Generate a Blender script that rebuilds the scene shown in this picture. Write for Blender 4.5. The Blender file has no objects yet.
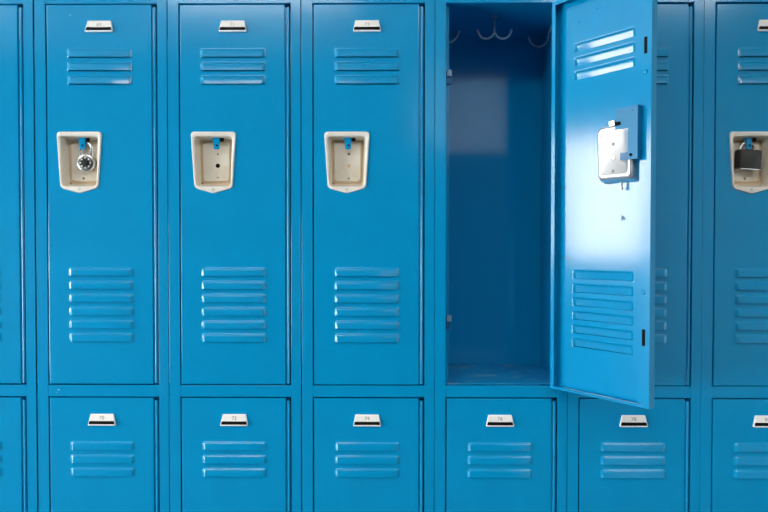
import bpy, bmesh, math, random
from mathutils import Vector, Matrix
random.seed(4)
PI = math.pi
scn = bpy.context.scene
C = scn.collection
Z0 = 1.29                      # photograph's horizon datum above the floor
P = 0.3048                     # locker width
ZT, ZM1, ZM2 = 0.5617, -0.3075, -0.3360      # top of upper doors, foot of upper doors, top of lower doors
HTIER = ZT - ZM1
ZB = ZM2 - HTIER
DEPTH = 0.262
HINGE = P - 0.0310             # hinge axis inside one locker
OPEN = math.radians(180 - 52.158)

# ------------------------------------------------------------------ materials
def mat(name, col, rough=0.5, metal=0.0, spec=0.5, emit=None, strength=0.0):
    m = bpy.data.materials.new(name); m.use_nodes = True
    b = m.node_tree.nodes['Principled BSDF']
    b.inputs['Base Color'].default_value = (*col, 1)
    b.inputs['Roughness'].default_value = rough
    b.inputs['Metallic'].default_value = metal
    b.inputs['Specular IOR Level'].default_value = spec
    if emit:
        b.inputs['Emission Color'].default_value = (*emit, 1)
        b.inputs['Emission Strength'].default_value = strength
    return m

def add_bump(m, layers):
    nt = m.node_tree; b = nt.nodes['Principled BSDF']
    tc = nt.nodes.new('ShaderNodeTexCoord'); prev = None
    oi = nt.nodes.new('ShaderNodeObjectInfo'); ml = nt.nodes.new('ShaderNodeMath'); ml.operation = 'MULTIPLY'; ml.inputs[1].default_value = 37.0
    ad = nt.nodes.new('ShaderNodeVectorMath'); ad.operation = 'ADD'
    nt.links.new(oi.outputs['Random'], ml.inputs[0]); nt.links.new(ml.outputs[0], ad.inputs[1]); nt.links.new(tc.outputs['Object'], ad.inputs[0])
    for scale, dist, detail in layers:
        n = nt.nodes.new('ShaderNodeTexNoise')
        n.inputs['Scale'].default_value = scale; n.inputs['Detail'].default_value = detail
        nt.links.new(ad.outputs[0], n.inputs['Vector'])
        bp = nt.nodes.new('ShaderNodeBump')
        bp.inputs['Strength'].default_value = 1.0; bp.inputs['Distance'].default_value = dist
        nt.links.new(n.outputs['Fac'], bp.inputs['Height'])
        if prev: nt.links.new(prev.outputs['Normal'], bp.inputs['Normal'])
        prev = bp
    nt.links.new(prev.outputs['Normal'], b.inputs['Normal'])

def add_mottle(m, a, c, scale, detail=3.0, lo=0.35, hi=0.65):
    nt = m.node_tree; b = nt.nodes['Principled BSDF']
    tc = nt.nodes.new('ShaderNodeTexCoord')
    n = nt.nodes.new('ShaderNodeTexNoise'); n.inputs['Scale'].default_value = scale; n.inputs['Detail'].default_value = detail
    r = nt.nodes.new('ShaderNodeValToRGB')
    r.color_ramp.elements[0].position = lo; r.color_ramp.elements[0].color = (*a, 1)
    r.color_ramp.elements[1].position = hi; r.color_ramp.elements[1].color = (*c, 1)
    nt.links.new(tc.outputs['Object'], n.inputs['Vector'])
    nt.links.new(n.outputs['Fac'], r.inputs['Fac'])
    nt.links.new(r.outputs['Color'], b.inputs['Base Color'])

BLUE = (0.0, 0.278, 0.570)
M = {}
M['blue'] = mat('blue_enamel', BLUE, 0.13)
add_mottle(M['blue'], (0.0, 0.272, 0.560), (0.0, 0.284, 0.580), 9.0)
add_bump(M['blue'], [(4.0, 0.0016, 0.0), (320.0, 0.000005, 1.0)])
M['inner'] = mat('inner_blue_enamel', BLUE, 0.07)
M['floorpan'] = mat('worn_blue_enamel', BLUE, 0.45)
add_mottle(M['floorpan'], BLUE, (0.20, 0.46, 0.56), 22.0, 8.0, 0.54, 0.74)
M['cream'] = mat('aged_cream_pressing', (0.8, 0.74, 0.63), 0.30)
add_mottle(M['cream'], (0.76, 0.70, 0.60), (0.66, 0.54, 0.40), 26.0, 5.0, 0.5, 0.8)
M['rim'] = mat('cream_rim', (0.86, 0.82, 0.74), 0.30)
M['tan'] = mat('tan_dirt_in_crease', (0.62, 0.45, 0.28), 0.5)
M['hookm'] = mat('blue_grey_wire', (0.20, 0.36, 0.52), 0.3, 0.5)
M['greymark'] = mat('grey_pressing_mark', (0.30, 0.31, 0.33), 0.6)
M['rust'] = mat('rusty_corner', (0.33, 0.17, 0.07), 0.6, 0.2)
M['zinc'] = mat('bright_zinc', (0.80, 0.81, 0.83), 0.28, 0.75)
M['steel'] = mat('steel', (0.62, 0.63, 0.64), 0.25, 1.0)
M['dsteel'] = mat('dull_steel', (0.42, 0.44, 0.46), 0.4, 0.9)
M['plate'] = mat('plate_silver', (0.93, 0.94, 0.95), 0.3)
M['card'] = mat('number_card', (0.93, 0.90, 0.85), 0.6)
M['ink'] = mat('number_ink', (0.30, 0.29, 0.26), 0.7)
M['inkpale'] = mat('overexposed_number_ink', (0.50, 0.47, 0.40), 0.7)  # overexposed look of the upper digits put into a paler ink
M['black'] = mat('black_slot', (0.004, 0.004, 0.004), 0.8, 0, 0.1)
M['hole'] = mat('screw_hole_black', (0.006, 0.005, 0.004), 0.8, 0, 0.1)
M['bplastic'] = mat('black_dial', (0.012, 0.012, 0.013), 0.35)
M['white'] = mat('white_marks', (0.85, 0.85, 0.83), 0.5)
M['vinyl'] = mat('black_vinyl_lock', (0.022, 0.020, 0.019), 0.55)
M['screw'] = mat('dark_old_screw', (0.20, 0.16, 0.12), 0.5, 0.3)
M['chip'] = mat('paint_chip', (0.35, 0.62, 0.75), 0.5)
M['scuff'] = mat('blue_scuff', (0.03, 0.16, 0.33), 0.5)
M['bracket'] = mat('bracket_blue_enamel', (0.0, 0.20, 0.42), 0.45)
M['deepblue'] = mat('dark_blue_and_flange_shade', (0.0, 0.13, 0.32), 0.35)

# ------------------------------------------------------------------ helpers
def link(name, me, parent=None, mats=()):
    o = bpy.data.objects.new(name, me); C.objects.link(o)
    for m in mats: me.materials.append(m)
    if parent: o.parent = parent
    return o

def finish(name, bm, mats, parent=None, smooth=None, bevel=None, fix=True):
    if fix: bmesh.ops.recalc_face_normals(bm, faces=bm.faces[:])
    me = bpy.data.meshes.new(name); bm.to_mesh(me); bm.free()
    if smooth is not None:
        me.shade_smooth(); me.set_sharp_from_angle(angle=math.radians(smooth))
    if not isinstance(mats, (list, tuple)): mats = [mats]
    o = link(name, me, parent, mats)
    if bevel:
        b = o.modifiers.new('bevel', 'BEVEL'); b.width = bevel; b.segments = 2
        b.limit_method = 'ANGLE'; b.angle_limit = math.radians(50)
    return o

def box(bm, x0, x1, y0, y1, z0, z1, mi=0):
    v = [bm.verts.new(p) for p in ((x0,y0,z0),(x1,y0,z0),(x1,y1,z0),(x0,y1,z0),(x0,y0,z1),(x1,y0,z1),(x1,y1,z1),(x0,y1,z1))]
    for f in ((0,3,2,1),(4,5,6,7),(0,1,5,4),(1,2,6,5),(2,3,7,6),(3,0,4,7)):
        bm.faces.new([v[i] for i in f]).material_index = mi
    return v

def cyl(bm, p, axis, r, h, n=20, mi=0, r2=None):
    """solid cylinder starting at p running h along the unit axis"""
    a = Vector(axis).normalized(); q = a.to_track_quat('Z', 'Y'); p = Vector(p)
    r2 = r if r2 is None else r2
    A = [bm.verts.new(p + q @ Vector((r*math.cos(2*PI*i/n), r*math.sin(2*PI*i/n), 0))) for i in range(n)]
    B = [bm.verts.new(p + a*h + q @ Vector((r2*math.cos(2*PI*i/n), r2*math.sin(2*PI*i/n), 0))) for i in range(n)]
    for i in range(n):
        bm.faces.new((A[i], A[(i+1)%n], B[(i+1)%n], B[i])).material_index = mi
    bm.faces.new(A[::-1]).material_index = mi; bm.faces.new(B).material_index = mi

def tube(bm, pts, r, n=10, mi=0, taper=None):
    pts = [Vector(p) for p in pts]; rings = []
    up = Vector((0, 0, 1))
    for i, p in enumerate(pts):
        t = (pts[min(i+1, len(pts)-1)] - pts[max(i-1, 0)]).normalized()
        s = t.cross(up)
        if s.length < 0.05: s = t.cross(Vector((0, 1, 0)))
        s.normalize(); w = s.cross(t).normalized(); up = w
        rr = r if taper is None else r*taper[i]
        rings.append([bm.verts.new(p + rr*(math.cos(2*PI*k/n)*s + math.sin(2*PI*k/n)*w)) for k in range(n)])
    for a, b in zip(rings, rings[1:]):
        for k in range(n):
            bm.faces.new((a[k], a[(k+1)%n], b[(k+1)%n], b[k])).material_index = mi
    bm.faces.new(rings[0][::-1]).material_index = mi; bm.faces.new(rings[-1]).material_index = mi

def rounded(corners, seg=5):
    """corners: (x, z, radius) -> list of (x, z), seg+1 samples for every corner"""
    out = []; n = len(corners)
    for i in range(n):
        p = Vector(corners[i][:2]); r = corners[i][2]
        a = (Vector(corners[i-1][:2]) - p).normalized(); b = (Vector(corners[(i+1)%n][:2]) - p).normalized()
        ang = a.angle(b); d = r/math.tan(ang/2) if ang < PI - 0.01 else r*0.2
        s, e = p + a*d, p + b*d
        for k in range(seg+1):
            t = k/seg
            out.append(tuple((1-t)*(1-t)*s + 2*t*(1-t)*p*1.0 + t*t*e))
    return out

def loops(bm, lst, cap=True, mis=None, first_cap=False):
    """lst: list of (outline, y) with equal counts, bridged in order"""
    R = [[bm.verts.new((x, y, z)) for x, z in o] for o, y in lst]
    n = len(R[0])
    for j, (a, b) in enumerate(zip(R, R[1:])):
        mi = mis[j] if mis else 0
        for i in range(n):
            bm.faces.new((a[i], a[(i+1)%n], b[(i+1)%n], b[i])).material_index = mi
    if cap: bm.faces.new(R[-1]).material_index = mis[-1] if mis else 0
    if first_cap: bm.faces.new(R[0][::-1]).material_index = mis[0] if mis else 0

def empty(name, loc, label, cat, group=None):
    o = bpy.data.objects.new(name, None); C.objects.link(o); o.location = loc
    o.empty_display_size = 0.1
    o['label'] = label; o['category'] = cat
    if group: o['group'] = group
    return o

def struct(o):
    o['kind'] = 'structure'; return o

def sstep(t):
    t = min(1, max(0, t)); return t*t*(3-2*t)

# ------------------------------------------------------------------ the door sheet
HOFF = 0.0015                  # the knuckles stand a little to the right of the pivot line
S_A, S_B = 0.0483, 0.1985      # louvre ends measured from the hinge
D_EDGE, D_FREE = 0.0053, HINGE - 0.0288
LOUVRES = [0.1012 + 0.03046*i for i in range(3)] + [0.5989 + 0.03012*i for i in range(6)]   # tops, below the door top
LH = 0.0196
PK_X = 0.1040                  # pocket centre inside one locker

def pk(z):                     # datum z -> z under the door top
    return z - ZT

PK_TOP, PK_BOT, PK_TIP = pk(0.2722), pk(0.1432), pk(0.1310)

def door_sheet(parent, dx, marks=()):
    """outer face y=0, hinge axis x=0, door runs to -x, z=0 is the door's top edge"""
    H = HTIER - 0.0034; top = -0.0018
    bm = bmesh.new()
    xs = {-D_FREE, -D_FREE+0.0006, -D_FREE+0.0016, -D_FREE+0.0024, -D_EDGE-0.0024, -S_A+0.0008, -S_B-0.0008, -D_EDGE-0.0016, -D_EDGE-0.0006, -D_EDGE}
    for k in range(7):
        xs.add(-S_A - 0.0085*k/6); xs.add(-S_B + 0.0085*k/6)
    pcx = PK_X + dx - HINGE
    for k in range(-18, 19): xs.add(pcx + k*0.003)
    zs = {top, top-0.0006, top-0.0016, top-0.0024, top-H+0.0024, top-H, top-H+0.0006, top-H+0.0016}
    for L in LOUVRES:
        for k in (0, 0.06, 0.12, 0.18, 0.24, 0.30, 0.65, 1.0): zs.add(-L - LH*k)
        zs.add(-L - LH - 0.0006); zs.add(-L - LH - 0.0014); zs.add(-L + 0.0008)
    for k in range(37): zs.add(PK_BOT + 0.0030 + (PK_TOP - PK_BOT - 0.009)*k/36)
    def clean(s, tol):
        o = []
        for v in sorted(s):
            if not o or v - o[-1] > tol: o.append(v)
        return o
    xs, zs = clean(xs, 0.00035), clean(zs, 0.00035)
    def h(x, z):
        e = min(x + D_FREE, -D_EDGE - x, top - z, z - top + H)
        y = 0.0016*(1 - math.sqrt(max(0, 1 - (1 - min(1, e/0.0016))**2)))
        u = min(sstep((x + S_B)/0.0085), sstep((-S_A - x)/0.0085))
        if u > 0:
            for L in LOUVRES:
                v = (-L - z)/LH
                if -1e-6 <= v <= 1.0001:
                    y -= u*(0.0023*sstep(v/0.30) + 0.0029*v*min(1, v/0.15))
        return y
    V = [[bm.verts.new((x, h(x, z), z)) for x in xs] for z in zs]
    for j in range(len(zs)-1):
        for i in range(len(xs)-1):
            x, z = (xs[i]+xs[i+1])/2, (zs[j]+zs[j+1])/2
            t = (z - PK_BOT)/(PK_TOP - PK_BOT)
            half = 0.0435 + (0.0520-0.0435)*t - 0.003
            if abs(x - pcx) < half and PK_BOT + 0.0030 < z < PK_TOP - 0.006: continue
            if abs(V[j+1][i].co.y - V[j][i].co.y) > 0.002 and zs[j+1]-zs[j] < 0.0009: continue   # open slot under each louvre
            bm.faces.new((V[j][i], V[j][i+1], V[j+1][i+1], V[j+1][i]))
    # folded flanges and return lips of the pan
    T = 0.0200
    a, b, c, d = -D_FREE, -D_EDGE, top-H, top
    def strip(p, q):
        r = [bm.verts.new(v) for v in p + q]
        n = len(p)
        for i in range(n-1): bm.faces.new((r[i], r[i+1], r[n+i+1], r[n+i]))
    e = 0.0015
    strip([(a, e, c), (a, T, c), (a+0.024, T, c+0.009), (a+0.024, T-0.004, c+0.009)], [(a, e, d), (a, T, d), (a+0.024, T, d-0.009), (a+0.024, T-0.004, d-0.009)])
    strip([(b, e, c), (b, T, c), (b-0.009, T, c+0.009)], [(b, e, d), (b, T, d), (b-0.009, T, d-0.009)])
    strip([(a, e, c), (a, T, c), (a+0.005, T, c+0.005)], [(b, e, c), (b, T, c), (b-0.005, T, c+0.005)])
    strip([(a, e, d), (a, T, d), (a+0.009, T, d-0.009)], [(b, e, d), (b, T, d), (b-0.009, T, d-0.009)])
    bmesh.ops.remove_doubles(bm, verts=bm.verts[:], dist=0.00005)
    for mk in marks:
        x, z, y, w, hh, mi = mk
        box(bm, x-w/2, x+w/2, y, y+0.0003, z-hh/2, z+hh/2, mi)
    return finish('door', bm, [M['blue'], M['chip'], M['scuff'], M['black']], parent, smooth=40, fix=True)

def add_hinge(door):
    bm = bmesh.new(); H = HTIER - 0.011
    n = int(H/0.0127)
    for k in range(n):
        z = -0.0075 - k*H/n
        cyl(bm, (HOFF, 0.0030, z - H/n + 0.0005), (0, 0, 1), 0.0034, H/n - 0.0008, 10)
    cyl(bm, (HOFF, 0.0030, -0.0075-H), (0, 0, 1), 0.0028, H, 10)
    box(bm, -0.0050, -0.0008, 0.0034, 0.0046, -0.0075-H, -0.0080)
    return finish('hinge', bm, M['blue'], door, smooth=50)

def text_mesh(txt, size):
    cu = bpy.data.curves.new('t', 'FONT'); cu.body = txt; cu.size = size
    cu.align_x = 'CENTER'; cu.align_y = 'CENTER'; cu.extrude = 0.0002; cu.resolution_u = 4
    o = bpy.data.objects.new('t', cu); C.objects.link(o)
    dg = bpy.context.evaluated_depsgraph_get(); dg.update()
    me = bpy.data.meshes.new_from_object(o.evaluated_get(dg))
    bpy.data.objects.remove(o); bpy.data.curves.remove(cu)
    return me

def add_plate(door, num, pale):
    bm = bmesh.new()
    cx = (-(S_A+S_B)/2); zt, zb = pk(0.5232), pk(0.4972)
    o0 = rounded([(cx-0.0265, zt, .002), (cx-0.0318, zb, .002), (cx+0.0318, zb, .002), (cx+0.0265, zt, .002)])
    o1 = rounded([(cx-0.0255, zt-.001, .002), (cx-0.0307, zb+.001, .002), (cx+0.0307, zb+.001, .002), (cx+0.0255, zt-.001, .002)])
    wz0, wz1 = zb+0.0095, zt-0.0024
    o2 = rounded([(cx-0.0238, wz1, .001), (cx-0.0300, zb+.0034, .001), (cx+0.0300, zb+.0034, .001), (cx+0.0238, wz1, .001)])
    loops(bm, [(o0, -0.0001), (o0, -0.0016), (o1, -0.0024), (o2, -0.0024), (o2, -0.0018)], cap=True, mis=[0,0,0,0,1])
    # dark slot below the card
    y = -0.0024
    v = [bm.verts.new(p) for p in ((cx-0.0301, y, zb+.0027), (cx+0.0301, y, zb+.0027), (cx+0.0288, y, wz0+.0008), (cx-0.0288, y, wz0+.0008))]
    bm.faces.new(v).material_index = 3
    tm = text_mesh(num, 0.0116)
    k = len(bm.verts); nf = len(bm.faces)
    bm2 = bmesh.new(); bm2.from_mesh(tm)
    cz = (wz0+wz1)/2 + (0.0 if pale else 0.0005)
    mp = {}
    for vv in bm2.verts:
        mp[vv] = bm.verts.new((cx + vv.co.x, -0.00190 - vv.co.z, cz + vv.co.y))
    for f in bm2.faces:
        try: bm.faces.new([mp[q] for q in f.verts]).material_index = 2
        except ValueError: pass
    bm2.free()
    # two little rivets
    for s in (-1, 1):
        cyl(bm, (cx + s*0.0225, -0.0012, wz0+0.0022), (0, -1, 0), 0.0010, 0.0008, 8, 4)
    for vv in bm.verts:                         # the plate leans out at its foot
        if vv.co.y < -0.001: vv.co.y -= 0.0042*(zt - vv.co.z)/(zt - zb)
    o = finish('number_plate', bm, [M['plate'], M['card'], M['inkpale'] if pale else M['ink'], M['black'], M['dsteel']], door, smooth=35)
    o['label'] = 'silver number plate reading ' + num
    return o

def add_pocket(door, dx, style):
    """recessed lock pocket; style picks what its back panel shows"""
    cx = PK_X + dx - HINGE
    bm = bmesh.new()
    def shape(tw, bw, zt, zb, tip, r, k=0):
        return rounded([(cx-tw, zt, r), (cx-bw, zb, r*1.5), (cx, tip, 0.022), (cx+bw, zb, r*1.5), (cx+tw, zt, r)], 6)
    t, b, p = PK_TOP, PK_BOT, PK_TIP
    D = 0.0275
    ot, ob, op = pk(0.2606), pk(0.1476), pk(0.1474)
    L = [(shape(.0520, .0436, t, b, p, .0095), -0.0001),
         (shape(.0517, .0433, t-.0003, b+.0003, p+.0003, .0095), -0.0022),
         (shape(.0505, .0421, t-.0015, b+.0012, p+.0013, .009), -0.0036),
         (shape(.0450, .0404, ot+.0022, ob-.0012, op-.0012, .008), -0.0036),
         (shape(.0434, .0392, ot+.0006, ob-.0002, op-.0002, .0075), -0.0020),
         (shape(.0428, .0387, ot, ob, op, .0075), 0.0006),
         (shape(.0395, .0362, ot-.003, ob+.0055, op+.0055, .0055), D-0.005),
         (shape(.0385, .0353, ot-.004, ob+.0075, op+.0075, .0055), D-0.0015),
         (shape(.0368, .0338, ot-.0055, ob+.0092, op+.0092, .0055), D),
         (shape(.0322, .0310, ot-.0075, ob+.0122, op+.0122, .006), D),
         (shape(.0300, .0290, ot-.0098, ob+.0145, op+.0145, .006), D-0.0040)]
    loops(bm, L, True, [0,0,0,0,1,1,1,6,6,1,1])
    yb = D-0.0040
    def hole(x, z, r, mi): cyl(bm, (cx+x, yb+0.001, z+0.0078), (0, -1, 0), r, 0.0014, 18, mi)
    if style == 'holes':
        hole(.0036, pk(.2162), .0018, 3); hole(.0036, pk(.1895), .0052, 3); hole(.0036, pk(.1622), .0016, 3)
    elif style == 'screw':
        hole(.0030, pk(.2165), .0034, 7); hole(.0028, pk(.1890), .0042, 6); hole(.0028, pk(.1600), .0024, 7)
    else:
        hole(-.002, pk(.1600), .0030, 7)
    cyl(bm, (cx, -0.0028, pk(0.1402)), (0, -1, 0), 0.0030, 0.0012, 16, 4); cyl(bm, (cx, -0.0028, pk(0.1402)), (0, -1, 0), 0.0020, 0.0018, 16, 0)      # rivet in the tip
    hole(-.0335, pk(.1480), .0034, 5)            # rust in the lower corner
    o = finish('handle_pocket', bm, [M['rim'], M['cream'], M['zinc'], M['hole'], M['dsteel'], M['rust'], M['tan'], M['screw']], door, smooth=45)
    o['label'] = 'cream metal lock pocket'
    # blue lifting tab the padlock goes through
    bm = bmesh.new()
    tx = cx + (0.0045 if style == 'holes' else -0.0015 if dx > 0.004 else 0.002)
    tw = 0.0055 if dx > 0.004 else 0.0068
    oo = rounded([(tx-tw, ot+.001, .001), (tx-tw, pk(.2330), .0054), (tx+tw, pk(.2330), .0054), (tx+tw, ot+.001, .001)])
    loops(bm, [(oo, 0.0110), (oo, 0.0078)], True, first_cap=True)
    box(bm, tx-.010, tx+.016, 0.0110, 0.0150, ot-.007, ot-.001, 0)
    cyl(bm, (tx+0.001, 0.0076, pk(.2420)), (0, 1, 0), 0.0026, 0.0006, 12, 1)
    box(bm, tx+.0080, tx+.0170, 0.0090, 0.0110, ot-.010, ot-.001, 1)
    finish('lift_tab', bm, [M['blue'], M['black']], door, bevel=0.0006)
    return o

def make_door(parent, x0, ztop, dx, num, pale, style, marks=()):
    d = door_sheet(parent, dx, marks)
    d.location = (x0 + HINGE, 0, ztop)
    add_hinge(d); add_plate(d, num, pale); add_pocket(d, dx, style)
    return d

# ------------------------------------------------------------------ the locker carcass
def make_frame(parent, chips=()):
    bm = bmesh.new()
    g = 0.0011; l, r = 0.0258, P - 0.0231
    top, bot = ZT + 0.030, ZB - 0.030
    box(bm, g, l, 0, 0.0022, bot, top); box(bm, r, P-g, 0, 0.0022, bot, top)          # posts, folded
    box(bm, l-0.0022, l, 0.0022, 0.018, bot, top); box(bm, r, r+0.0022, 0.0022, 0.018, bot, top)
    for a, b in ((ZT+0.0012, top), (ZM2+0.0012, ZM1-0.0012), (bot, ZB-0.0012)):       # rails welded between
        box(bm, l, r, 0.0004, 0.0024, a, b)
        box(bm, l, r, 0.0024, 0.018, b-0.0022, b)
        box(bm, l, r, 0.0024, 0.018, a, a+0.0022)
    # door stops behind the doors
    s = 0.0085
    for z0, z1 in ((ZM1+0.001, ZT), (ZB, ZM2)):
        box(bm, l-0.0022, l+s, 0.018, 0.0195, z0, z1)
        box(bm, r-0.0118, r-0.0070, 0.018, 0.0195, z0, z1)
        box(bm, r-0.0084, r-0.0070, 0.0195, 0.036, z0, z1)
        box(bm, r-0.0084, r+0.0022, 0.036, 0.0375, z0, z1)
        box(bm, r, r+0.0022, 0.018, 0.036, z0, z1)
    for x, z, w in chips: cyl(bm, (x, 0.0006, z), (0, -1, 0), w, 0.0008, 8, 1)
    return finish('frame', bm, [M['blue'], M['chip']], parent, bevel=0.0005)

def make_body(parent):
    bm = bmesh.new(); g = 0.0009; t = 0.0012
    top, bot = ZT + 0.029, ZB - 0.029
    y0 = 0.0200
    box(bm, g, g+t, y0, DEPTH, bot, top); box(bm, P-g-t, P-g, y0, DEPTH, bot, top)
    box(bm, g, P-g, DEPTH, DEPTH+t, bot, top)
    box(bm, g+t, P-g-t, y0, DEPTH, top-t, top)
    box(bm, g+t, P-g-t, y0, DEPTH, ZT+0.006, ZT+0.0075)
    box(bm, g+t, P-g-t, y0-0.0004, DEPTH, ZM1-0.0008, ZM1+0.0012, 1)                # floor of the upper tier
    box(bm, g+t, P-g-t, y0-0.0004, DEPTH, ZM2-0.004, ZM2-0.0025)
    box(bm, g+t, P-g-t, y0-0.0004, DEPTH, ZB-0.0012, ZB, 1)
    for x in (0.012, P-0.04):                                                        # short feet
        for y in (y0+0.002, DEPTH-0.034): box(bm, x, x+0.028, y, y+0.03, -Z0, bot)
    return finish('cabinet_body', bm, [M['inner'], M['floorpan']], parent)

# slight set of every column, in metres
SET = {0: 0.0, 1: 0.0012, 2: 0.0008, 3: 0.0009, 4: 0.0, 5: -0.0006, 6: -0.0022}
GRP = 'blue two-tier lockers in a row'
INFO = {
 0: ('67', '68', 'plain', 'blue two-tier locker cut off at the left edge of the row'),
 1: ('69', '70', 'plain', 'blue two-tier locker with a silver dial padlock, plates 69 and 70'),
 2: ('71', '72', 'holes', 'blue two-tier locker with three black holes in its empty pocket, plates 71 and 72'),
 3: ('73', '74', 'screw', 'blue two-tier locker with an empty pocket, plates 73 and 74, left of open one'),
 4: ('75', '76', 'holes', 'blue two-tier locker with its upper door standing open, plate 76 below'),
 5: ('77', '78', 'plain', 'blue two-tier locker half hidden behind the open door, plate 78 below'),
 6: ('79', '80', 'plain', 'blue two-tier locker with a black padlock at the right edge of the row'),
}
PDX = {0: 0, 1: -0.0015, 2: 0.0008, 3: 0.0004, 4: 0, 5: 0, 6: 0.0062}
SAG = {0: -0.0004, 1: -0.0004, 2: 0, 3: 0.0002, 4: 0, 5: 0.0012, 6: 0.0012}
for k in range(7):
    up, lo, style, lab = INFO[k]
    root = empty('locker', (k*P + SET[k], 0, Z0), lab, 'locker', GRP)
    make_body(root)
    chips = [(0.050, -0.3195, 0.0017), (0.0445, -0.3255, 0.0009)] if k == 1 else []
    make_frame(root, chips)
    marks = []
    if k == 4:   # inner side of the open door: slots, rivets, scuffs (x from the hinge, z under the door top)
        a = -D_FREE
        for z in (0.410, -0.166):
            marks.append((a+0.0125, pk(z), 0.02005, 0.0068, 0.033, 3))
        marks.append((-0.1715, pk(0.0745), 0.0004, 0.0050, 0.0070, 2)); marks.append((-0.1745, pk(0.0715), 0.0004, 0.0090, 0.0038, 2))
        marks.append((-0.1700, pk(0.0675), 0.0004, 0.0060, 0.0020, 1))
        marks.append((-0.026, pk(0.145), 0.0004, 0.022, 0.0016, 2))
        marks.append((-0.030, pk(-0.012), 0.0004, 0.030, 0.0016, 2))
    if k == 1: marks.append((-0.190, pk(0.536), -0.0004, 0.002, 0.002, 1))
    d = make_door(root, 0, ZT - SAG[k], PDX[k], up, True, style, marks)
    make_door(root, 0, ZM2, 0, lo, False, 'holes')
    if k == 4: OPENDOOR, OPENROOT = d, root

# ---- the open door: swing it and fit what its inner side shows
OPENDOOR.rotation_euler = (0, 0, OPEN); OPENDOOR.location.z -= 0.003
OPENDOOR['label'] = 'open upper door, inner side showing'
bm = bmesh.new()                                                     # blue latch bracket beside the pocket
sL, sR = -0.1755, -0.2260
yo = 0.0345
box(bm, sR, sL, yo, yo+0.0016, pk(0.2500), pk(0.2925))            # upper plate
box(bm, sR, -0.2050, yo, yo+0.0016, pk(0.1870), pk(0.2500))       # web
box(bm, -0.2050, -0.1880, yo, yo+0.0016, pk(0.1870), pk(0.2020), 2)   # foot tab
box(bm, sR, sR+0.0016, 0.0008, yo, pk(0.1870), pk(0.2925), 2)     # side flange, its shade put into a darker blue
box(bm, sR-0.008, sR, 0.0008, 0.0022, pk(0.1960), pk(0.2800))
box(bm, sR+0.0016, sL, 0.0008, yo, pk(0.2909), pk(0.2925))
cyl(bm, (-0.2120, yo+0.0016, pk(0.1960)), (0, 1, 0), 0.0034, 0.0012, 16, 1)
cyl(bm, (-0.2150, yo+0.0016, pk(0.2830)), (0, 1, 0), 0.0026, 0.0004, 16, 2)
o = finish('latch_bracket', bm, [M['bracket'], M['black'], M['deepblue']], OPENDOOR, bevel=0.0006)
bm = bmesh.new()                                                     # metal latch on top of the pocket, stud under it
pcx = PK_X - HINGE
box(bm, pcx-0.008, pcx+0.006, 0.016, 0.0400, pk(0.2580), pk(0.2690))
box(bm, pcx-0.019, pcx-0.008, 0.030, 0.0390, pk(0.2580), pk(0.2650), 1)
o = finish('latch', bm, [M['steel'], M['black']], OPENDOOR, bevel=0.001); o['label'] = 'steel latch above the pocket'
bm = bmesh.new()
cyl(bm, (pcx-0.006, 0.012, pk(0.1330)), (0, 0, 1), 0.0024, 0.013, 12)
cyl(bm, (pcx-0.006, 0.012, pk(0.1310)), (0, 0, 1), 0.0040, 0.004, 6)
finish('bolt', bm, M['dsteel'], OPENDOOR, smooth=40)
for z, s, y in ((0.358, -D_FREE+0.0125, 0.0198), (-0.076, -D_FREE+0.0140, 0.0198), (0.505, -0.062, 0.0), (0.520, -0.107, 0.0)):
    bm = bmesh.new()
    r = 0.0048 if y > 0.01 else 0.0026
    bmesh.ops.create_uvsphere(bm, u_segments=16, v_segments=8, radius=r)
    bmesh.ops.scale(bm, vec=(1, 0.6, 1), verts=bm.verts[:])
    bmesh.ops.translate(bm, vec=(s, y+0.0005, pk(z)), verts=bm.verts[:])
    finish('rivet', bm, M['blue'], OPENDOOR, smooth=60)
# plain steel back of the pocket, pressed panel and punched ring
bm = bmesh.new()
ot, ob = pk(0.2606), pk(0.1476)
def ps(tw, bw, a, b, r): return rounded([(pcx-tw, a, r), (pcx-bw, b, r), (pcx+bw, b, r), (pcx+tw, a, r)], 6)
loops(bm, [(ps(.0445, .0408, ot+.0010, ob-.0020, .007), 0.0012), (ps(.0420, .0385, ot-.0010, ob+.0012, .011), 0.0225),
           (ps(.0408, .0374, ot-.0020, ob+.0045, .011), 0.0275), (ps(.0380, .0348, ot-.0045, ob+.0085, .010), 0.0298),
           (ps(.0325, .0310, ot-.0085, ob+.0150, .006), 0.0298), (ps(.0318, .0303, ot-.0092, ob+.0157, .006), 0.0292)], True)
for z, r in ((.2230, .0034), (.1960, .0056), (.1680, .0034)):
    cyl(bm, (pcx+0.002, 0.0289, pk(z)), (0, 1, 0), r, 0.0007, 20, 1)
    if r > 0.005: cyl(bm, (pcx+0.002, 0.0290, pk(z)), (0, 1, 0), r*0.68, 0.0009, 20, 0)
o = finish('pocket_back', bm, [M['zinc'], M['greymark']], OPENDOOR, smooth=40); o['label'] = 'bright zinc back of the lock pocket'

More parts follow.
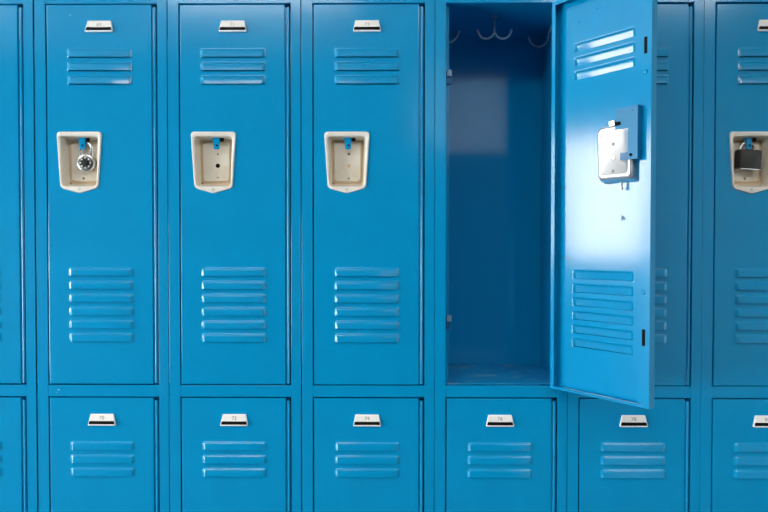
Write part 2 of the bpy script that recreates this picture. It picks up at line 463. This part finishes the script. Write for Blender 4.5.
# ---- inside the open locker: hooks and latch strikes
def hook_mesh(bm, base, stem, prongs):
    for pr in prongs: tube(bm, [base] + pr, 0.0026, 8, 0, None)
def jcurve(c, dirx, diry, r, n=9, a0=0.0, a1=PI*0.86):
    """half circle below c swinging towards dir"""
    out = []
    for i in range(n):
        a = a0 + (a1-a0)*i/(n-1)
        s = r - r*math.cos(a); z = -r*math.sin(a)*1.05
        out.append((c[0]+dirx*s, c[1]+diry*s, c[2]+z))
    return out
ceil_z = ZT + 0.006
def prong(top, dirx, r, rise):
    c = jcurve(top, dirx, 0, r, 11, 0.0, PI*0.90)
    e = c[-1]
    return c + [(e[0]+dirx*0.003, e[1], e[2]+rise)]
hx, hy = 0.1510, 0.100
bm = bmesh.new()
cyl(bm, (hx, hy, ceil_z-0.002), (0, 0, 1), 0.007, 0.002, 16)
for t in (-1, 1):
    tube(bm, [(hx, hy, ceil_z-0.002), (hx, hy, ceil_z-0.026)] + prong((hx+t*0.0005, hy, ceil_z-0.035), t, 0.0195, 0.008), 0.0023, 8)
finish('coat_hook', bm, M['hookm'], OPENROOT, smooth=60)['label'] = 'double pronged hook hanging from the locker top'
for side, r, yy in ((-1, 0.0290, 0.115), (1, 0.0240, 0.165)):
    bm = bmesh.new()
    wx = 0.0022 if side < 0 else P-0.0022
    cyl(bm, (wx, yy, ceil_z-0.012), (side, 0, 0), 0.007, -0.002, 16)
    tube(bm, [(wx, yy, ceil_z-0.012), (wx-side*0.004, yy, ceil_z-0.016)] + prong((wx-side*0.006, yy, ceil_z-0.030), -side, r, 0.008), 0.0023, 8)
    finish('coat_hook', bm, M['hookm'], OPENROOT, smooth=60)['label'] = 'single coat hook on the %s side wall' % ('left' if side < 0 else 'right')
for z in (0.398, -0.163):
    bm = bmesh.new()
    x = 0.0258
    box(bm, x+0.0005, x+0.0150, 0.0130, 0.0180, z-0.017, z+0.015)
    box(bm, x+0.0030, x+0.0140, 0.0060, 0.0130, z+0.001, z+0.015, 1)
    finish('latch_strike', bm, [M['deepblue'], M['hookm']], OPENROOT, bevel=0.0012)['label'] = 'steel latch strike on the left jamb'
for z in (0.535, 0.470, -0.245):          # hinge leaf screws on the right jamb
    bm = bmesh.new()
    cyl(bm, (P-0.0236, 0.011, z), (-1, 0, 0), 0.0030, 0.0012, 12)
    finish('hinge_screw', bm, M['deepblue'], OPENROOT, smooth=40)

# ------------------------------------------------------------------ padlocks
def shackle(bm, cx, y, ztop, zbot, r, tr, mi):
    pts = [(cx-r, y, zbot)] + [(cx - r*math.cos(PI*i/16), y, ztop - r + r*math.sin(PI*i/16)) for i in range(17)] + [(cx+r, y, zbot)]
    tube(bm, pts, tr, 12, mi)

px = 1*P + SET[1] + PK_X + PDX[1]
lock = empty('padlock', (px, 0.010, Z0+0.200), 'round silver padlock with black dial in the pocket under plate 69', 'padlock')
bm = bmesh.new()
cz = 0.0022; lx = 0.0105
R = 0.0205
prof = [(0.0150, 0.0110), (R-0.002, 0.0110), (R, 0.0090), (R, -0.0020), (R-0.0015, -0.0040), (R-0.0045, -0.0046), (R-0.0050, -0.0036), (0.002, -0.0036)]
n = 40; rings = []
for rr, yy in prof:
    rings.append([bm.verts.new((lx + rr*math.cos(2*PI*i/n), yy, cz + rr*math.sin(2*PI*i/n))) for i in range(n)])
for a, b in zip(rings, rings[1:]):
    for i in range(n): bm.faces.new((a[i], a[(i+1)%n], b[(i+1)%n], b[i]))
bm.faces.new(rings[0]); bm.faces.new(rings[-1])
finish('lock_body', bm, M['steel'], lock, smooth=40)
bm = bmesh.new()
cyl(bm, (lx, -0.0034, cz), (0, -1, 0), 0.0152, 0.0022, 36, 0, 0.0140)
cyl(bm, (lx, -0.0056, cz), (0, -1, 0), 0.0068, 0.0060, 24, 0, 0.0060)
for i in range(40):
    a = 2*PI*i/40; big = i % 5 == 0
    r0, r1, w = (0.0088 if big else 0.0118), 0.0136, (0.0010 if big else 0.00035)
    d = Vector((math.cos(a), 0, math.sin(a))); s = Vector((-math.sin(a), 0, math.cos(a)))
    c = Vector((lx, -0.00575, cz))
    v = [bm.verts.new(c + d*q + s*t) for q, t in ((r0, -w), (r1, -w), (r1, w), (r0, w))]
    bm.faces.new(v).material_index = 1
finish('dial', bm, [M['bplastic'], M['white']], lock, smooth=40)['label'] = 'black dial with white marks'
bm = bmesh.new(); shackle(bm, lx-0.0025, 0.0060, 0.0490, cz+0.013, 0.0132, 0.0036, 0)
finish('shackle', bm, M['steel'], lock, smooth=60)

px = 6*P + SET[6] + PK_X + PDX[6]
lock = empty('padlock', (px, 0.010, Z0+0.200), 'black vinyl-covered padlock in the pocket under plate 79', 'padlock')
lock.rotation_euler = (0, 0, 0)
bm = bmesh.new()
w, hz0, hz1 = 0.0278, -0.0135, 0.0295
o0 = rounded([(-w, hz1, .004), (-w+.001, hz0, .004), (w-.001, hz0, .004), (w, hz1, .004)])
o1 = rounded([(-w+.002, hz1-.002, .004), (-w+.003, hz0+.002, .004), (w-.003, hz0+.002, .004), (w-.002, hz1-.002, .004)])
bx = -0.0058
o0 = [(x+bx, z) for x, z in o0]; o1 = [(x+bx, z) for x, z in o1]
loops(bm, [(o1, 0.0070), (o0, 0.0050), (o0, -0.0125), (o1, -0.0147)], True, first_cap=True)
box(bm, bx-0.014, bx+0.014, -0.0151, -0.0144, hz1-0.013, hz1-0.006, 1)
TILT = (0, math.radians(2.0), math.radians(10))
finish('lock_body', bm, [M['vinyl'], M['bplastic']], lock, smooth=40).rotation_euler = TILT
bm = bmesh.new(); box(bm, bx-w+0.003, bx+w-0.003, -0.0125, 0.0050, hz0-0.0012, hz0+0.0005)
finish('bottom_plate', bm, M['steel'], lock).rotation_euler = TILT
bm = bmesh.new(); shackle(bm, bx+0.0045, 0.0060, 0.0490, hz1-0.004, 0.0160, 0.0034, 0)
finish('shackle', bm, M['steel'], lock, smooth=60)

# ------------------------------------------------------------------ the corridor
XL, XR, YF, YB, ZC = -3.5, 4.6, -4.0, 0.30, 2.95
wallm = mat('pale_wall_paint', (0.52, 0.51, 0.48), 0.7); add_bump(wallm, [(90.0, 0.0004, 2.0)])
darkm = mat('dark_reflection_wall', (0.020, 0.022, 0.026), 0.6)
floorm = mat('vinyl_floor', (0.05, 0.05, 0.05), 0.45); add_mottle(floorm, (0.045, 0.045, 0.045), (0.06, 0.06, 0.055), 14.0, 5.0)
ceilm = mat('ceiling_tiles', (0.60, 0.60, 0.58), 0.8); add_bump(ceilm, [(60.0, 0.001, 3.0)])
def slab(name, x0, x1, y0, y1, z0, z1, m):
    bm = bmesh.new(); box(bm, x0, x1, y0, y1, z0, z1); return struct(finish(name, bm, m))
slab('floor', XL, XR, YF, YB, -0.1, 0, floorm)
slab('ceiling', XL, XR, YF, YB, ZC, ZC+0.1, ceilm)
slab('wall_back', XL, XR, YB, YB+0.1, 0, ZC, wallm)
XS = 2.7                                    # unseen front wall, dark to here then pale, to shape the enamel's reflections
bm = bmesh.new()
box(bm, XL, XS, YF-0.1, YF, 0, ZC, 1); box(bm, XS, XR, YF-0.1, YF, 0, ZC, 0)
struct(finish('wall_front', bm, [wallm, darkm]))
framem = mat('window_frame_paint', (0.7, 0.7, 0.68), 0.5)
WIN = mat('daylit_window_pane', (0.8, 0.9, 1.0), 0.3, emit=(1.0, 0.90, 0.80), strength=20.0)
FILLM = mat('fill_glow_pane', (0.8, 0.9, 1.0), 0.3, emit=(0.86, 0.96, 1.0), strength=19.5)
W3 = (-2.60, -0.40, Z0-0.70, Z0+0.80)        # window at the right end
W1 = (-0.95, -0.05, Z0-0.13, Z0+1.06)        # window beside the lockers' end
FILL = (-3.70, -1.15, 0.08, 1.60)              # unseen glowing pane added to light the lower tier
bm = bmesh.new()
for a, b, c, d in ((YF, FILL[0], 0, ZC), (FILL[1], W1[0], 0, ZC), (W1[1], YB, 0, ZC), (FILL[0], FILL[1], 0, FILL[2]), (FILL[0], FILL[1], FILL[3], ZC), (W1[0], W1[1], 0, W1[2]), (W1[0], W1[1], W1[3], ZC)):
    box(bm, XL-0.1, XL, a, b, c, d)
struct(finish('wall_left', bm, darkm))  # unseen wall made dark to keep pale reflections off the open door
bm = bmesh.new()
for a, b, c, d in ((YF, W3[0], 0, ZC), (W3[1], YB, 0, ZC), (W3[0], W3[1], 0, W3[2]), (W3[0], W3[1], W3[3], ZC)):
    box(bm, XR, XR+0.1, a, b, c, d)
struct(finish('wall_right', bm, wallm))
WIR = mat('shaded_window_pane', (0.8, 0.9, 1.0), 0.3, emit=(0.92, 0.96, 1.0), strength=1.2)
f = 0.04
for nm, (y0, y1, z0, z1), mm in (('window_1', W1, WIN), ('fill_glow_left', FILL, FILLM), ('window_3', W3, WIR)):
    bm = bmesh.new()
    X, sg = (XR, 1) if nm == 'window_3' else (XL, -1)
    box(bm, *sorted((X+sg*0.06, X+sg*0.05)), y0, y1, z0, z1, 1)
    fr = [(y0, y0+f, z0, z1), (y1-f, y1, z0, z1), (y0+f, y1-f, z0, z0+f), (y0+f, y1-f, z1-f, z1)]
    if nm == 'fill_glow_left': fr.append(((y0+y1)/2-f, (y0+y1)/2+f, z0+f, z1-f))
    for a, b, c, d in fr: box(bm, *sorted((X+sg*0.05, X+sg*0.01)), a, b, c, d, 0)
    struct(finish(nm, bm, [framem, mm]))
# unseen glowing panel added opposite for the pale reflection in the open locker
GLOW = mat('glowing_reflection_panel', (0.7, 0.75, 0.8), 0.4, emit=(0.80, 0.95, 1.0), strength=0.6)
wx0, wx1 = 1.117 + 25/651.4*6.01, 1.117 + 115/651.4*6.01
wz0, wz1 = Z0 + 0.0155 + 92/651.4*6.01, Z0 + 0.0155 + 165/651.4*6.01
bm = bmesh.new()
box(bm, wx0, wx1, YF+0.005, YF+0.012, wz0, wz1, 1)
for a, b, c, d in ((wx0-.04, wx0, wz0-.04, wz1+.04), (wx1, wx1+.04, wz0-.04, wz1+.04), (wx0, wx1, wz0-.04, wz0), (wx0, wx1, wz1, wz1+.04)):
    box(bm, a, b, YF, YF+0.02, c, d, 0)
struct(finish('reflection_panel', bm, [darkm, GLOW]))
# ceiling lights; the rightmost is added to brighten the right-hand lockers
LITE = mat('lamp_diffuser', (0.9, 0.9, 0.9), 0.5, emit=(1.0, 0.97, 0.92), strength=15.0)
CASE = mat('lamp_case', (0.85, 0.85, 0.85), 0.5)
for i, x in enumerate((-2.1, 0.3, 2.7)):
    t = empty('ceiling_light', (x, -2.52, ZC), 'white recessed ceiling lamp over the corridor', 'ceiling light', 'corridor ceiling lamps')
    bm = bmesh.new(); box(bm, -0.64, 0.64, -0.34, 0.34, -0.03, 0.0); finish('lamp_case', bm, CASE, t)
    bm = bmesh.new(); box(bm, -0.60, 0.60, -0.30, 0.30, -0.036, -0.0305); finish('diffuser', bm, LITE, t)

# ------------------------------------------------------------------ world, camera, view
w = bpy.data.worlds.new('world'); scn.world = w; w.use_nodes = True
w.node_tree.nodes['Background'].inputs['Color'].default_value = (0.6, 0.7, 0.8, 1)
w.node_tree.nodes['Background'].inputs['Strength'].default_value = 0.2
cam = bpy.data.cameras.new('camera'); co = bpy.data.objects.new('camera', cam); C.objects.link(co); scn.camera = co
cam.sensor_width = 36; cam.lens = 651.4/768*36; cam.clip_start = 0.01
Rm = Matrix.Rotation(0.00843, 4, 'Z') @ Matrix.Rotation(-0.01803, 4, 'X') @ Matrix.Rotation(-0.0004, 4, 'Y') @ Matrix.Rotation(PI/2, 4, 'X')
co.matrix_world = Matrix.Translation((1.11674, -1.48653, Z0+0.01555)) @ Rm
vs = scn.view_settings
scn.display_settings.display_device = 'sRGB'
vs.view_transform = 'Standard'; vs.look = 'None'; vs.exposure = 0.0; vs.gamma = 1.0; vs.use_curve_mapping = False
